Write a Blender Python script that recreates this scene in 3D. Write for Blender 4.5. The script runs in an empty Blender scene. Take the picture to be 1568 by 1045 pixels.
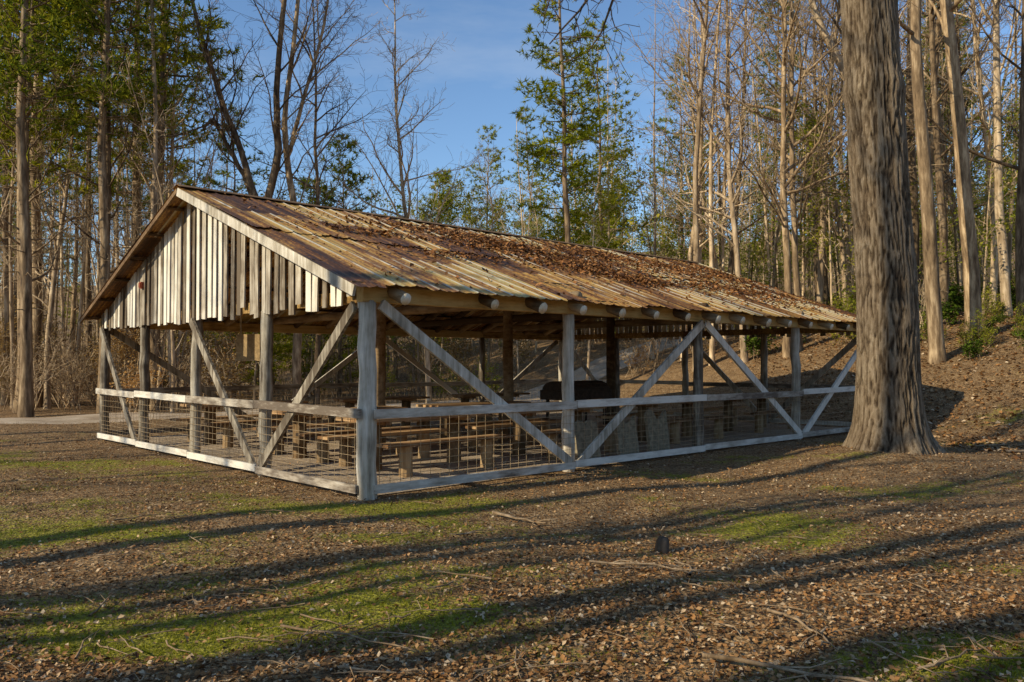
import bpy, math, random
import numpy as np
from mathutils import Vector, Matrix, Quaternion, noise as mn
R=random.Random(7); NR=np.random.default_rng(11)
scene=bpy.context.scene
COL=scene.collection

# ---------------------------------------------------------------- materials
def newmat(name):
    m=bpy.data.materials.new(name); m.use_nodes=True
    nt=m.node_tree; nt.nodes.clear()
    o=nt.nodes.new('ShaderNodeOutputMaterial'); b=nt.nodes.new('ShaderNodeBsdfPrincipled')
    nt.links.new(b.outputs[0],o.inputs[0]); b.inputs['Roughness'].default_value=.85
    b.inputs['Specular IOR Level'].default_value=.2
    return m,nt,b,o
def N(nt,t,**k):
    n=nt.nodes.new(t)
    for a,v in k.items(): setattr(n,a,v)
    return n
def ramp(nt,fac,stops):
    r=N(nt,'ShaderNodeValToRGB'); e=r.color_ramp.elements
    while len(e)<len(stops): e.new(.5)
    for i,(p,c) in enumerate(stops):
        e[i].position=p; e[i].color=(c[0],c[1],c[2],1)
    nt.links.new(fac,r.inputs[0]); return r.outputs[0]
def mapping(nt,scale,coord='Object'):
    tc=N(nt,'ShaderNodeTexCoord'); mp=N(nt,'ShaderNodeMapping')
    nt.links.new(tc.outputs[coord],mp.inputs[0]); mp.inputs['Scale'].default_value=scale
    return mp.outputs[0]
def noi(nt,vec,scale,detail=4,rough=.6):
    n=N(nt,'ShaderNodeTexNoise'); n.inputs['Scale'].default_value=scale
    n.inputs['Detail'].default_value=detail; n.inputs['Roughness'].default_value=rough
    nt.links.new(vec,n.inputs['Vector']); return n.outputs['Fac']
def bump(nt,b,h,dist,strength=1.0):
    n=N(nt,'ShaderNodeBump'); n.inputs['Distance'].default_value=dist; n.inputs['Strength'].default_value=strength
    nt.links.new(h,n.inputs['Height']); nt.links.new(n.outputs[0],b.inputs['Normal']); return n
def mth(nt,op,a,b=None):
    n=N(nt,'ShaderNodeMath',operation=op)
    for i,v in enumerate((a,b)):
        if v is None: continue
        if isinstance(v,(int,float)): n.inputs[i].default_value=v
        else: nt.links.new(v,n.inputs[i])
    return n.outputs[0]
def mixc(nt,f,a,b,mode='MIX'):
    n=N(nt,'ShaderNodeMix',data_type='RGBA',blend_type=mode)
    for i,v in ((0,f),(6,a),(7,b)):
        if isinstance(v,(int,float)): n.inputs[i].default_value=v
        elif isinstance(v,tuple): n.inputs[i].default_value=(v[0],v[1],v[2],1)
        else: nt.links.new(v,n.inputs[i])
    return n.outputs[2]

def bark(name,dark,mid,light,sc=(9,9,1.6),bd=.02):
    m,nt,b,o=newmat(name)
    v=mapping(nt,sc)
    n1=noi(nt,v,1.0,5,.65); v2=mapping(nt,(.7,.7,.5)); n2=noi(nt,v2,1.3,2)
    oi=N(nt,'ShaderNodeObjectInfo')
    f=mth(nt,'ADD',mth(nt,'MULTIPLY',n1,.7),mth(nt,'MULTIPLY',n2,.3))
    c=ramp(nt,f,[(.36,dark),(.5,mid),(.62,light)])
    rr=ramp(nt,oi.outputs['Random'],[(0,(.55,.5,.45)),(.5,(.95,.93,.9)),(1,(1.35,1.3,1.2))])
    c=mixc(nt,1.0,c,rr,'MULTIPLY')
    nt.links.new(c,b.inputs['Base Color']); bump(nt,b,n1,bd,.9)
    return m
def oakmat():
    m,nt,b,o=newmat('bark_oak')
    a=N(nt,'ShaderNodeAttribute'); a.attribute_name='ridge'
    v=mapping(nt,(24,24,5.5)); n1=noi(nt,v,1.0,6,.75); v2=mapping(nt,(1.5,1.5,.8)); n2=noi(nt,v2,1.2,4)
    v3=mapping(nt,(60,60,24)); n3=noi(nt,v3,1.,4,.7)
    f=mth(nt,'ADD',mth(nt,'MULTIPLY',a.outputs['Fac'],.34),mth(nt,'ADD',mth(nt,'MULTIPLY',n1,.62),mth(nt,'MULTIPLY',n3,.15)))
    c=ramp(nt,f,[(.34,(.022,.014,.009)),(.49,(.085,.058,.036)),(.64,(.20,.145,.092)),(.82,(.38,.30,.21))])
    c=mixc(nt,1.0,c,ramp(nt,n2,[(.3,(.75,.68,.6)),(.65,(1.15,1.12,1.05))]),'MULTIPLY')
    nt.links.new(c,b.inputs['Base Color']); bump(nt,b,mth(nt,'ADD',n1,mth(nt,'MULTIPLY',n3,.5)),.05,1.); return m
def leafmat(name,cols,trans=.35,spec=.2,var=True):
    m,nt,b,o=newmat(name)
    g=N(nt,'ShaderNodeNewGeometry')
    n=len(cols); c=ramp(nt,g.outputs['Random Per Island'],[(i/max(1,n-1),cols[i]) for i in range(n)])
    if var:
        oi=N(nt,'ShaderNodeObjectInfo')
        rr=ramp(nt,oi.outputs['Random'],[(0,(.7,.8,.65)),(1,(1.25,1.15,1.0))])
        c=mixc(nt,1.0,c,rr,'MULTIPLY')
    nt.links.new(c,b.inputs['Base Color']); b.inputs['Roughness'].default_value=.6
    b.inputs['Specular IOR Level'].default_value=spec
    if trans>0:
        d=N(nt,'ShaderNodeBsdfDiffuse'); nt.links.new(c,d.inputs[0])
        t=N(nt,'ShaderNodeBsdfTranslucent'); nt.links.new(c,t.inputs[0])
        mx=N(nt,'ShaderNodeMixShader'); mx.inputs[0].default_value=trans
        nt.links.new(d.outputs[0],mx.inputs[1]); nt.links.new(t.outputs[0],mx.inputs[2]); nt.links.new(mx.outputs[0],o.inputs[0])
    return m
def wood(name,cols,sc,bd=.006,islands=.35):
    m,nt,b,o=newmat(name)
    v=mapping(nt,sc); n1=noi(nt,v,1.0,6,.7)
    v2=mapping(nt,(1,1,1)); n2=noi(nt,v2,2.2,3)
    g=N(nt,'ShaderNodeNewGeometry')
    f=mth(nt,'ADD',mth(nt,'ADD',mth(nt,'MULTIPLY',n1,.6),mth(nt,'MULTIPLY',n2,.4)),mth(nt,'MULTIPLY',mth(nt,'SUBTRACT',g.outputs['Random Per Island'],.5),islands))
    c=ramp(nt,f,[(.34,cols[0]),(.49,cols[1]),(.66,cols[2])])
    nt.links.new(c,b.inputs['Base Color']); bump(nt,b,n1,bd,.8)
    return m
M_bark=bark('bark_forest',(.06,.038,.022),(.22,.15,.085),(.46,.34,.21))
M_bark_l=bark('bark_pale',(.17,.115,.062),(.46,.335,.205),(.74,.58,.39))
M_bark_d=bark('bark_dark',(.025,.018,.013),(.06,.044,.03),(.13,.10,.075))
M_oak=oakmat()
M_pine=leafmat('pine_needles',[(.04,.065,.010),(.10,.14,.016),(.22,.24,.024),(.34,.33,.035)],.4)
M_pine_y=leafmat('pine_needles_sunny',[(.09,.12,.010),(.25,.27,.018),(.46,.43,.035)],.45)
M_tan=leafmat('dry_beech_leaves',[(.28,.15,.05),(.40,.24,.09),(.50,.34,.16)],.4)
M_spring=leafmat('spring_leaves',[(.19,.22,.02),(.33,.34,.04),(.45,.40,.06)],.5)
M_rhodo=leafmat('rhododendron_leaves',[(.03,.055,.010),(.085,.125,.018),(.18,.22,.03)],.25,.4)
M_litter=leafmat('leaf_litter',[(.05,.022,.009),(.17,.075,.024),(.34,.16,.05),(.22,.11,.04),(.42,.24,.10),(.54,.41,.26)],0,.2,False)
M_roofleaf=leafmat('roof_leaves',[(.05,.021,.008),(.14,.056,.017),(.26,.105,.03),(.38,.18,.06)],0,.2,False)
M_grass=leafmat('grass_blades',[(.14,.16,.01),(.26,.26,.018),(.36,.33,.035)],.4,.2,False)
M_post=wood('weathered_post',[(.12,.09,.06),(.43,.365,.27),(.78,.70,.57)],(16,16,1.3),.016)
M_board=wood('weathered_board',[(.15,.11,.07),(.46,.385,.285),(.80,.72,.58)],(30,30,1.6),.006,.45)
M_rail=wood('weathered_rail',[(.16,.12,.085),(.46,.39,.30),(.76,.69,.57)],(2.5,2.5,14),.006,.3)
M_beam=wood('tan_beam',[(.20,.11,.032),(.54,.34,.12),(.70,.50,.22)],(2,20,20),.006,.3)
M_dark=wood('old_dark_timber',[(.05,.028,.014),(.14,.08,.038),(.27,.165,.08)],(2,12,12),.006,.4)
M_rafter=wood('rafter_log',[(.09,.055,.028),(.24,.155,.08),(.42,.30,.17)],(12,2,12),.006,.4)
M_end=wood('log_end',[(.66,.5,.3),(.82,.68,.47),(.88,.78,.6)],(20,20,20),.004,.2)
M_table=wood('table_planks',[(.11,.055,.022),(.30,.16,.068),(.50,.31,.15)],(2,14,14),.006,.4)
M_leg=wood('table_legs',[(.12,.07,.03),(.30,.19,.09),(.46,.32,.17)],(14,14,2),.006,.4)

def plain(name,c,rough=.6,metal=0.):
    m,nt,b,o=newmat(name); v=mapping(nt,(1,1,1)); n=noi(nt,v,14,4)
    cc=ramp(nt,n,[(.3,tuple(x*.6 for x in c)),(.7,tuple(x*1.3 for x in c))]); nt.links.new(cc,b.inputs['Base Color'])
    b.inputs['Roughness'].default_value=rough; b.inputs['Metallic'].default_value=metal; return m
M_wire=plain('rusty_wire',(.42,.30,.17),.6,.1)
M_iron=plain('dark_brown_timber',(.07,.042,.024),.7,0)
M_red=plain('faded_red_paint',(.30,.07,.03))
M_notice=plain('notice_board_ply',(.42,.28,.13))
M_stone=plain('grey_slab',(.27,.22,.14),.9)

def roofmat():
    m,nt,b,o=newmat('rusted_metal_roof')
    uv=N(nt,'ShaderNodeTexCoord').outputs['UV']
    sep=N(nt,'ShaderNodeSeparateXYZ'); nt.links.new(uv,sep.inputs[0])
    s,t=sep.outputs[0],sep.outputs[1]
    sheet=mth(nt,'FLOOR',mth(nt,'DIVIDE',s,.6)); row=mth(nt,'FLOOR',mth(nt,'DIVIDE',t,2.2))
    cb=N(nt,'ShaderNodeCombineXYZ'); nt.links.new(sheet,cb.inputs[0]); nt.links.new(row,cb.inputs[1])
    wn=N(nt,'ShaderNodeTexWhiteNoise'); nt.links.new(cb.outputs[0],wn.inputs[0])
    def mpn(sc,d,r=.6):
        mp=N(nt,'ShaderNodeMapping'); nt.links.new(uv,mp.inputs[0]); mp.inputs['Scale'].default_value=sc
        return noi(nt,mp.outputs[0],1.,d,r)
    n1=mpn((11,.5,1),5,.7); n2=mpn((1.6,.8,1),4); n3=mpn((40,16,1),3); n4=mpn((1.1,1.0,1),3)
    f=mth(nt,'ADD',mth(nt,'MULTIPLY',n1,.62),mth(nt,'MULTIPLY',n2,.3))
    f=mth(nt,'ADD',f,mth(nt,'MULTIPLY',wn.outputs[0],.20)); f=mth(nt,'ADD',f,mth(nt,'MULTIPLY',mth(nt,'SUBTRACT',n3,.5),.3))
    c=ramp(nt,f,[(.43,(.06,.025,.009)),(.53,(.24,.10,.024)),(.60,(.54,.29,.06)),(.68,(.44,.33,.11)),(.82,(.76,.68,.50))])
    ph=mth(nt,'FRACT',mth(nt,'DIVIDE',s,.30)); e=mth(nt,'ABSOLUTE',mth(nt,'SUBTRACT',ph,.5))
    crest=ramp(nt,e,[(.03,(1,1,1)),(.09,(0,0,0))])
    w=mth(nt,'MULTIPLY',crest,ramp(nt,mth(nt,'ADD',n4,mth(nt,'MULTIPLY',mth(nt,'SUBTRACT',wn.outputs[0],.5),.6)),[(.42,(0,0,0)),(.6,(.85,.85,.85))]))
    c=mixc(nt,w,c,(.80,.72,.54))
    nt.links.new(c,b.inputs['Base Color'])
    b.inputs['Roughness'].default_value=.55; b.inputs['Specular IOR Level'].default_value=.35
    bump(nt,b,n3,.004,.6); return m
M_roof=roofmat()

def groundmat():
    m,nt,b,o=newmat('forest_ground')
    v=mapping(nt,(1,1,1))
    a=N(nt,'ShaderNodeAttribute'); a.attribute_name='moss'
    big=noi(nt,v,.35,3); mid=noi(nt,v,3.,4,.7); fine=noi(nt,v,22,4,.75)
    vo=N(nt,'ShaderNodeTexVoronoi'); vo.inputs['Scale'].default_value=34; nt.links.new(v,vo.inputs['Vector'])
    vo2=N(nt,'ShaderNodeTexVoronoi'); vo2.inputs['Scale'].default_value=80; nt.links.new(v,vo2.inputs['Vector'])
    sepc=N(nt,'ShaderNodeSeparateColor'); nt.links.new(vo.outputs['Color'],sepc.inputs[0])
    sep2=N(nt,'ShaderNodeSeparateColor'); nt.links.new(vo2.outputs['Color'],sep2.inputs[0])
    f=mth(nt,'ADD',mth(nt,'MULTIPLY',sepc.outputs[0],.35),mth(nt,'ADD',mth(nt,'MULTIPLY',fine,.45),mth(nt,'MULTIPLY',sep2.outputs[0],.25)))
    c=ramp(nt,f,[(.25,(.035,.018,.008)),(.44,(.17,.09,.034)),(.62,(.38,.225,.095)),(.82,(.66,.50,.31))])
    dirt=ramp(nt,mid,[(.38,(.10,.053,.022)),(.62,(.44,.275,.13))])
    c=mixc(nt,mth(nt,'MULTIPLY',big,.6),c,dirt)
    mossc=ramp(nt,fine,[(.36,(.07,.065,.008)),(.5,(.24,.23,.02)),(.64,(.44,.39,.05))])
    mf=mth(nt,'ADD',a.outputs['Fac'],mth(nt,'ADD',mth(nt,'MULTIPLY',mth(nt,'SUBTRACT',mid,.5),1.9),mth(nt,'MULTIPLY',mth(nt,'SUBTRACT',fine,.5),1.8)))
    mfr=ramp(nt,mf,[(.24,(0,0,0)),(.68,(.9,.9,.9))])
    c=mixc(nt,mfr,c,mossc); nt.links.new(c,b.inputs['Base Color']); b.inputs['Roughness'].default_value=.95
    hh=mth(nt,'ADD',mth(nt,'MULTIPLY',mid,1.8),mth(nt,'ADD',mth(nt,'MULTIPLY',fine,1.),mth(nt,'MULTIPLY',vo.outputs['Distance'],.5)))
    bump(nt,b,hh,.06,1.0); return m
M_ground=groundmat()
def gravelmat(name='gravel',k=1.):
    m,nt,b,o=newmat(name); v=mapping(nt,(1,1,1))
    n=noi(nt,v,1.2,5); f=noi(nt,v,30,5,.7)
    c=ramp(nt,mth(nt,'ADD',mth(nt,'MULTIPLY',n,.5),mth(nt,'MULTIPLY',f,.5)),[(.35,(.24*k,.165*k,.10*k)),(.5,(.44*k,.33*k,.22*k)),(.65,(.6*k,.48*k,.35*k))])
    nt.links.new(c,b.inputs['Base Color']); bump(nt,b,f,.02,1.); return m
M_gravel=gravelmat(); M_floor=gravelmat('sun_lightened_dirt',.92)

# ---------------------------------------------------------------- mesh helpers
class MB:
    def __init__(s): s.v=[]; s.f=[]; s.m=[]
    def tube(s,pts,rad,n=8,mat=0,cap=False,capmat=None,jit=0):
        base=len(s.v); P=[Vector(p) for p in pts]; k=len(P)
        ref=None
        for i in range(k):
            t=(P[min(i+1,k-1)]-P[max(i-1,0)])
            if t.length<1e-9: t=Vector((0,0,1))
            t.normalize()
            if ref is None:
                ref=Vector((1,0,0)) if abs(t.x)<.8 else Vector((0,1,0))
            u=(ref-t*ref.dot(t)).normalized(); w=t.cross(u); ref=u
            for j in range(n):
                a=2*math.pi*j/n; r=rad[i]*(1+(R.uniform(-jit,jit) if jit else 0))
                q=P[i]+u*(math.cos(a)*r)+w*(math.sin(a)*r); s.v.append((q.x,q.y,q.z))
        for i in range(k-1):
            for j in range(n):
                a=base+i*n+j; b=base+i*n+(j+1)%n
                s.f.append((a,b,b+n,a+n)); s.m.append(mat)
        if cap:
            cm=mat if capmat is None else capmat
            s.f.append(tuple(base+j for j in reversed(range(n)))); s.m.append(cm)
            s.f.append(tuple(base+(k-1)*n+j for j in range(n))); s.m.append(cm)
    def beam(s,p0,p1,w,h,up=(0,0,1),mat=0):
        p0=Vector(p0);p1=Vector(p1);d=(p1-p0).normalized();up=Vector(up)
        side=d.cross(up).normalized(); u=side.cross(d).normalized(); b=len(s.v)
        for p in (p0,p1):
            for a,c in ((-1,-1),(1,-1),(1,1),(-1,1)):
                q=p+side*(a*w/2)+u*(c*h/2); s.v.append((q.x,q.y,q.z))
        for f in ((0,3,2,1),(4,5,6,7),(0,1,5,4),(1,2,6,5),(2,3,7,6),(3,0,4,7)):
            s.f.append(tuple(b+i for i in f)); s.m.append(mat)
    def tris(s,V,mat):
        b=len(s.v); s.v.extend(map(tuple,V.tolist())); n=len(V)//3
        s.f.extend((b+3*i,b+3*i+1,b+3*i+2) for i in range(n)); s.m.extend([mat]*n)
    def mesh(s,name,mats,smooth=True):
        me=bpy.data.meshes.new(name); me.from_pydata(s.v,[],s.f)
        for m in mats: me.materials.append(m)
        me.polygons.foreach_set('material_index',s.m)
        me.polygons.foreach_set('use_smooth',[smooth]*len(s.f)); me.update(); return me
def obj(name,me,parent=None,loc=(0,0,0),rot=0,sc=1):
    o=bpy.data.objects.new(name,me); COL.objects.link(o); o.location=loc; o.rotation_euler=(0,0,rot)
    o.scale=(sc,sc,sc) if isinstance(sc,(int,float)) else sc
    if parent: o.parent=parent
    return o
def blades(C,D,k,L,w,spread=.7):
    C=np.repeat(C,k,0); D=np.repeat(D,k,0); n=len(C)
    d=D+NR.normal(0,spread,(n,3)); d/=np.linalg.norm(d,axis=1)[:,None]+1e-9
    s=np.cross(d,NR.normal(0,1,(n,3))); s/=np.linalg.norm(s,axis=1)[:,None]+1e-9
    l=(L*NR.uniform(.6,1.3,n))[:,None]; st=C+d*l*.05
    V=np.empty((n,3,3)); V[:,0]=st-s*w/2; V[:,1]=st+s*w/2; V[:,2]=C+d*l
    return V.reshape(-1,3)
def leafquads(C,size,tilt=.45,nrm=None,ratio=.33):
    n=len(C); sz=(size*NR.uniform(.5,1.4,n))
    yaw=NR.uniform(0,2*np.pi,n)
    d=np.stack([np.cos(yaw),np.sin(yaw),NR.normal(0,tilt,n)],1)
    up=np.stack([NR.normal(0,tilt,n),NR.normal(0,tilt,n),np.ones(n)],1)
    if nrm is not None: up+=np.array(nrm)-np.array([0,0,1])
    d-=up*(np.sum(d*up,1)/np.sum(up*up,1))[:,None]; d/=np.linalg.norm(d,axis=1)[:,None]
    up/=np.linalg.norm(up,axis=1)[:,None]; s=np.cross(up,d)
    S=sz[:,None]; c=(NR.uniform(-.1,.3,n)[:,None])*S
    V=np.empty((n,4,3)); V[:,0]=C-d*S*.5; V[:,1]=C+s*S*ratio+up*c; V[:,2]=C+d*S*.5; V[:,3]=C-s*S*ratio+up*c
    V=V.reshape(-1,3); i=np.arange(n)*4
    F=np.stack([i,i+2,i+1,i,i+3,i+2],1).reshape(-1,3)
    return V,F
def npmesh(name,V,F,mat):
    me=bpy.data.meshes.new(name); me.vertices.add(len(V)); me.vertices.foreach_set('co',V.astype(np.float32).ravel())
    k=F.shape[1]; me.loops.add(F.size); me.loops.foreach_set('vertex_index',F.astype(np.int32).ravel())
    me.polygons.add(len(F)); me.polygons.foreach_set('loop_start',(np.arange(len(F))*k).astype(np.int32))
    me.materials.append(mat); me.update(calc_edges=True); me.validate(); return me

# ---------------------------------------------------------------- terrain
BX,BY=-1.70,9.44; ANG=math.atan2(.684,.730); CA,SA=math.cos(ANG),math.sin(ANG); BW,BL=9.8,13.75
def loc2w(s,t): return BX+CA*s-SA*t, BY+SA*s+CA*t
def w2loc(x,y): return CA*(x-BX)+SA*(y-BY), -SA*(x-BX)+CA*(y-BY)
def sp(x,w=1.): return w*np.logaddexp(0,np.asarray(x,float)/w)
OX,OY=6.25,13.3
def H(x,y):
    x=np.asarray(x,float); y=np.asarray(y,float)
    q=.85*(x-8.5)+.53*(y-19)
    h=.40*sp(q-.9,.7)-.31*sp(q-8,2.)
    r=np.sqrt(x*x+y*y); h=h+.09*sp(r-80,6)
    s=CA*(x-BX)+SA*(y-BY); t=-SA*(x-BX)+CA*(y-BY)
    dx=np.maximum(np.maximum(-s,s-BL),0); dy=np.maximum(np.maximum(-t,t-BW),0); d=np.sqrt(dx*dx+dy*dy)
    m=np.clip(d/2.5,0,1)
    h=h+m*(.05*np.sin(.9*x+1.3*y)+.03*np.sin(2.1*x-.8*y+1)+.015*np.sin(3.7*x+2.9*y)+.06*np.sin(.33*x-.4*y+2))*.55
    h=h+.24*np.exp(-((x-OX)**2+(y-OY)**2)/3.0)
    return h
def Hs(x,y): return float(H(x,y))
def mossf(x,y):
    v=mn.fractal(Vector((x*.5+3.1,y*.75+1.7,0)),1,2,3)
    b=-.08
    if y<14 and x<4: b+=.18*min(1,(4-x)/4)
    if y>19 : b-=.5
    s,t=w2loc(x,y)
    if -.3<s<BL+.3 and -.3<t<BW+.3: b-=1
    b+=.6*math.exp(-(((x+1.6)/1.1)**2+((y-4.85)/.42)**2))+.45*math.exp(-(((x+.7)/1.4)**2+((y-6.3)/.4)**2))+.42*math.exp(-(((x+7)/3.5)**2+((y-12.3)/1.0)**2))+.4*math.exp(-(((x+5)/2.2)**2+((y-8.8)/.6)**2))
    return v*1.0+b
u=np.linspace(-1,1,361)
ax=7.2*np.sinh(u*5.1); ay=7+7.2*np.sinh(u*5.1)
X,Y=np.meshgrid(ax,ay); Z=H(X,Y); n=len(u)
V=np.stack([X.ravel(),Y.ravel(),Z.ravel()],1)
ii=np.arange(n-1); I,J=np.meshgrid(ii,ii); a=(J*n+I).ravel()
F=np.stack([a,a+1,a+n+1,a+n],1)
me=npmesh('ground',V,F,M_ground); me.polygons.foreach_set('use_smooth',[True]*len(F))
at=me.attributes.new('moss','FLOAT','POINT')
mv=np.zeros(len(V),np.float32)
for i,(x,y,z) in enumerate(V):
    if abs(x)<40 and -10<y<45: mv[i]=mossf(x,y)
at.data.foreach_set('value',mv)
obj('ground',me)

pts=[(-70,17),(-45,18.5),(-25,20.3),(-14,21.3),(-8,24.5),(-2,30.2),(4,35),(9,38),(16,40)]
fine=[]
for i in range(len(pts)-1):
    for k in range(14):
        f=k/14; fine.append((pts[i][0]*(1-f)+pts[i+1][0]*f,pts[i][1]*(1-f)+pts[i+1][1]*f))
V=[];F=[];W=9
for i,(x,y) in enumerate(fine):
    a=fine[max(0,i-1)];b=fine[min(len(fine)-1,i+1)];d=Vector((b[0]-a[0],b[1]-a[1])).normalized();nx,ny=-d.y,d.x
    for j in range(W):
        w=(j/(W-1)-.5)*(3.6+.3*math.sin(i*.9)); px,py=x+nx*w,y+ny*w
        e=abs(j/(W-1)-.5)*2; V.append((px,py,Hs(px,py)+.05-.08*e**3))
    if i:
        for j in range(W-1):
            q=(i-1)*W+j; F.append((q,q+1,q+W+1,q+W))
obj('gravel_road',npmesh('gravel_road',np.array(V),np.array(F),M_gravel))
# dirt floor under the roof, colour raised to stand in for sun patches
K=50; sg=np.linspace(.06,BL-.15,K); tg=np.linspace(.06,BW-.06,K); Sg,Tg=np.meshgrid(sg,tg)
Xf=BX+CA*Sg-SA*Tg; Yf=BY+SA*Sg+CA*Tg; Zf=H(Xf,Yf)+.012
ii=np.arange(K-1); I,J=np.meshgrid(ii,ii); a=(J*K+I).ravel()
obj('sun_lightened_floor',npmesh('sun_lightened_floor',np.stack([Xf.ravel(),Yf.ravel(),Zf.ravel()],1),np.stack([a,a+1,a+K+1,a+K],1),M_floor))

# ---------------------------------------------------------------- pavilion
pav=bpy.data.objects.new('picnic_pavilion',None); COL.objects.link(pav)
pav.location=(BX,BY,0); pav.rotation_euler=(0,0,ANG)
TS=[0,2.6,5.05,7.5,9.8]; SS=[0,3.46,6.8,10.3,13.7]
def zr(t): return 2.60+.366*min(t,BW-t)
def log(mb,p0,p1,r,n=12,seg=7,mat=0,capmat=None,w=.012):
    p0=Vector(p0);p1=Vector(p1);P=[];rr=[]
    for i in range(seg+1):
        f=i/seg; q=p0.lerp(p1,f)
        if 0<i<seg: q+=Vector((R.uniform(-w,w),R.uniform(-w,w),R.uniform(-w,w)*.3))
        P.append(q); rr.append(r*(1.06-.12*f)*R.uniform(.95,1.05))
    mb.tube(P,rr,n,mat,True,capmat,.03)
mb=MB()
for t in (0,BW):
    for s in SS:
        log(mb,(s,t,-.15),(s+R.uniform(-.02,.02),t,2.32),.112 if (s,t)==(0,0) else .09,14,9,w=.015)
for s in (0,SS[-1]):
    for t in TS[1:-1]: log(mb,(s,t,-.15),(s,t+R.uniform(-.03,.03),2.32),.088,14,9,w=.015)
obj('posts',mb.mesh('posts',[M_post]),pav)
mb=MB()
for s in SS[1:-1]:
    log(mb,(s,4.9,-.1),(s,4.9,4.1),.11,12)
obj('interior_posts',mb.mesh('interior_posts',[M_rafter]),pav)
mb=MB()
for t in (0,BW):
    o=-.02 if t==0 else .02
    for i in range(4): mb.beam((SS[i]-(.12 if i==0 else -.003),t+o,2.40),(SS[i+1]+(.25 if i==3 else 0),t+o,2.40),.15,.19)
for s in (0.02,SS[-1]):
    mb.beam((s,.06,2.385),(s,BW-.06,2.385),.11,.15)
obj('wall_plates',mb.mesh('wall_plates',[M_beam],False),pav)
mb=MB()
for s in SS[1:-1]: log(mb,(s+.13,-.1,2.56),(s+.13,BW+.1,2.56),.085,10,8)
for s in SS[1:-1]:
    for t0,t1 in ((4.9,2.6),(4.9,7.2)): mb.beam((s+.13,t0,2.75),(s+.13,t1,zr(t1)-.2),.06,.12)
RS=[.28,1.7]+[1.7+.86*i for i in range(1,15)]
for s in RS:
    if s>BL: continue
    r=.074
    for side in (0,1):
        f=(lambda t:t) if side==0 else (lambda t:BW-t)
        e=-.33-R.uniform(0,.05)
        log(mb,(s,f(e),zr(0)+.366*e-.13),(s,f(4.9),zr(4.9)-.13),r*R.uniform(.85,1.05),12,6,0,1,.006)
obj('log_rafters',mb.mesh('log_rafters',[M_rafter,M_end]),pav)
mb=MB()
for side in (0,1):
    for t in (-.2,.7,1.6,2.5,3.4,4.3,4.8):
        tt=t if side==0 else BW-t; z=zr(0)+.366*t-.028
        mb.beam((-.37,tt,z),(BL+.34,tt,z),.09,.03)
obj('purlins',mb.mesh('purlins',[M_dark],False),pav)
mb=MB()
def br(p0,p1,w=.045,h=.13,m=0): mb.beam(p0,p1,w,h,(0,0,1),m)
for y,sgn in ((-.125,1),(BW+.125,-1)):
    br((SS[0]+.1,y,2.28),(SS[1]-.08,y,.14)); br((SS[2]-.03,y,2.28),(SS[1]+.1,y,.12))
    br((SS[2]+.06,y-.0,2.28),(SS[3]-.06,y,.14)); br((SS[4]-.05,y,2.28),(SS[3]+.08,y,.12))
for x in (-.118,SS[-1]+.118):
    br((x,TS[0]+.1,2.27),(x,TS[1]-.1,.16)); br((x,TS[2]-.05,2.27),(x,TS[1]+.1,.12))
    br((x,TS[4]-.08,2.27),(x,TS[3]+.1,.12))
obj('diagonal_braces',mb.mesh('diagonal_braces',[M_post],False),pav)
mb=MB()
for t,y in ((0,-.165),(BW,BW+.165)):
    for i in range(4):
        a,b=SS[i],SS[i+1]; z=.985+R.uniform(-.01,.01)
        mb.beam((a+.012-(.0 if i else .02),y,z),(b-.0,y,z+R.uniform(-.02,.02)),.035,.11)
        mb.beam((a+.012,y+(.03 if t==0 else -.03),.12),(b-.0,y+(.03 if t==0 else -.03),.10),.03,.10)
for s,x in ((0,-.165),(SS[-1],SS[-1]+.165)):
    for i in range(4):
        a,b=TS[i],TS[i+1]; z=1.0+R.uniform(-.012,.012)
        mb.beam((x,a+.01-(.12 if i==0 else 0),z),(x,b,z+R.uniform(-.025,.025)),.035,.11)
        mb.beam((x+(.03 if s==0 else -.03),a+.01,.12),(x+(.03 if s==0 else -.03),b,.10),.03,.10)
obj('fence_rails',mb.mesh('fence_rails',[M_rail],False),pav)
mb=MB()
def wire(p,q): mb.tube([p,q],[.0032,.0032],3)
zz=[.2,.26,.33,.41,.5,.6,.71,.82,.92]
for y in (-.108,BW+.108):
    for z in zz: wire((.1,y,z),(SS[-1],y,z))
    for k in range(int(13.6/.15)): x=.1+k*.15; wire((x,y,.1),(x,y,.95))
for x in (-.105,SS[-1]+.105):
    for z in zz: wire((x,.1,z),(x,BW-.1,z))
    for k in range(int(9.6/.15)): y=.1+k*.15; wire((x,y,.1),(x,y,.97))
obj('wire_mesh',mb.mesh('wire_mesh',[M_wire]),pav)
mb=MB()
for x,xx in ((-.075,0),(SS[-1]+.085,1)):
    t=-.04
    while t<BW+.02:
        near=t<5.2
        w=R.uniform(.10,.15); a=t;b=t+w; x0=x+R.uniform(-.02,.02)
        bot=2.26+R.uniform(-.035,.045); top=.05+(R.uniform(0,.06) if near and R.random()<.6 else 0); ta=zr(a)-top;tb=zr(b)-top
        if R.random()<.08: bot+=.1
        l=R.uniform(-.022,.022); base=len(mb.v); th=.024
        for xo in (x0-th/2,x0+th/2):
            mb.v+= [(xo,a+l,bot),(xo,b+l,bot+R.uniform(-.012,.012)),(xo,b,tb),(xo,a,ta)]
        for f in ((0,3,2,1),(4,5,6,7),(0,1,5,4),(1,2,6,5),(2,3,7,6),(3,0,4,7)):
            mb.f.append(tuple(base+i for i in f)); mb.m.append(0)
        t=b+(R.uniform(.065,.105) if near else R.uniform(.035,.07))
obj('gable_boards',mb.mesh('gable_boards',[M_board],False),pav)
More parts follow.
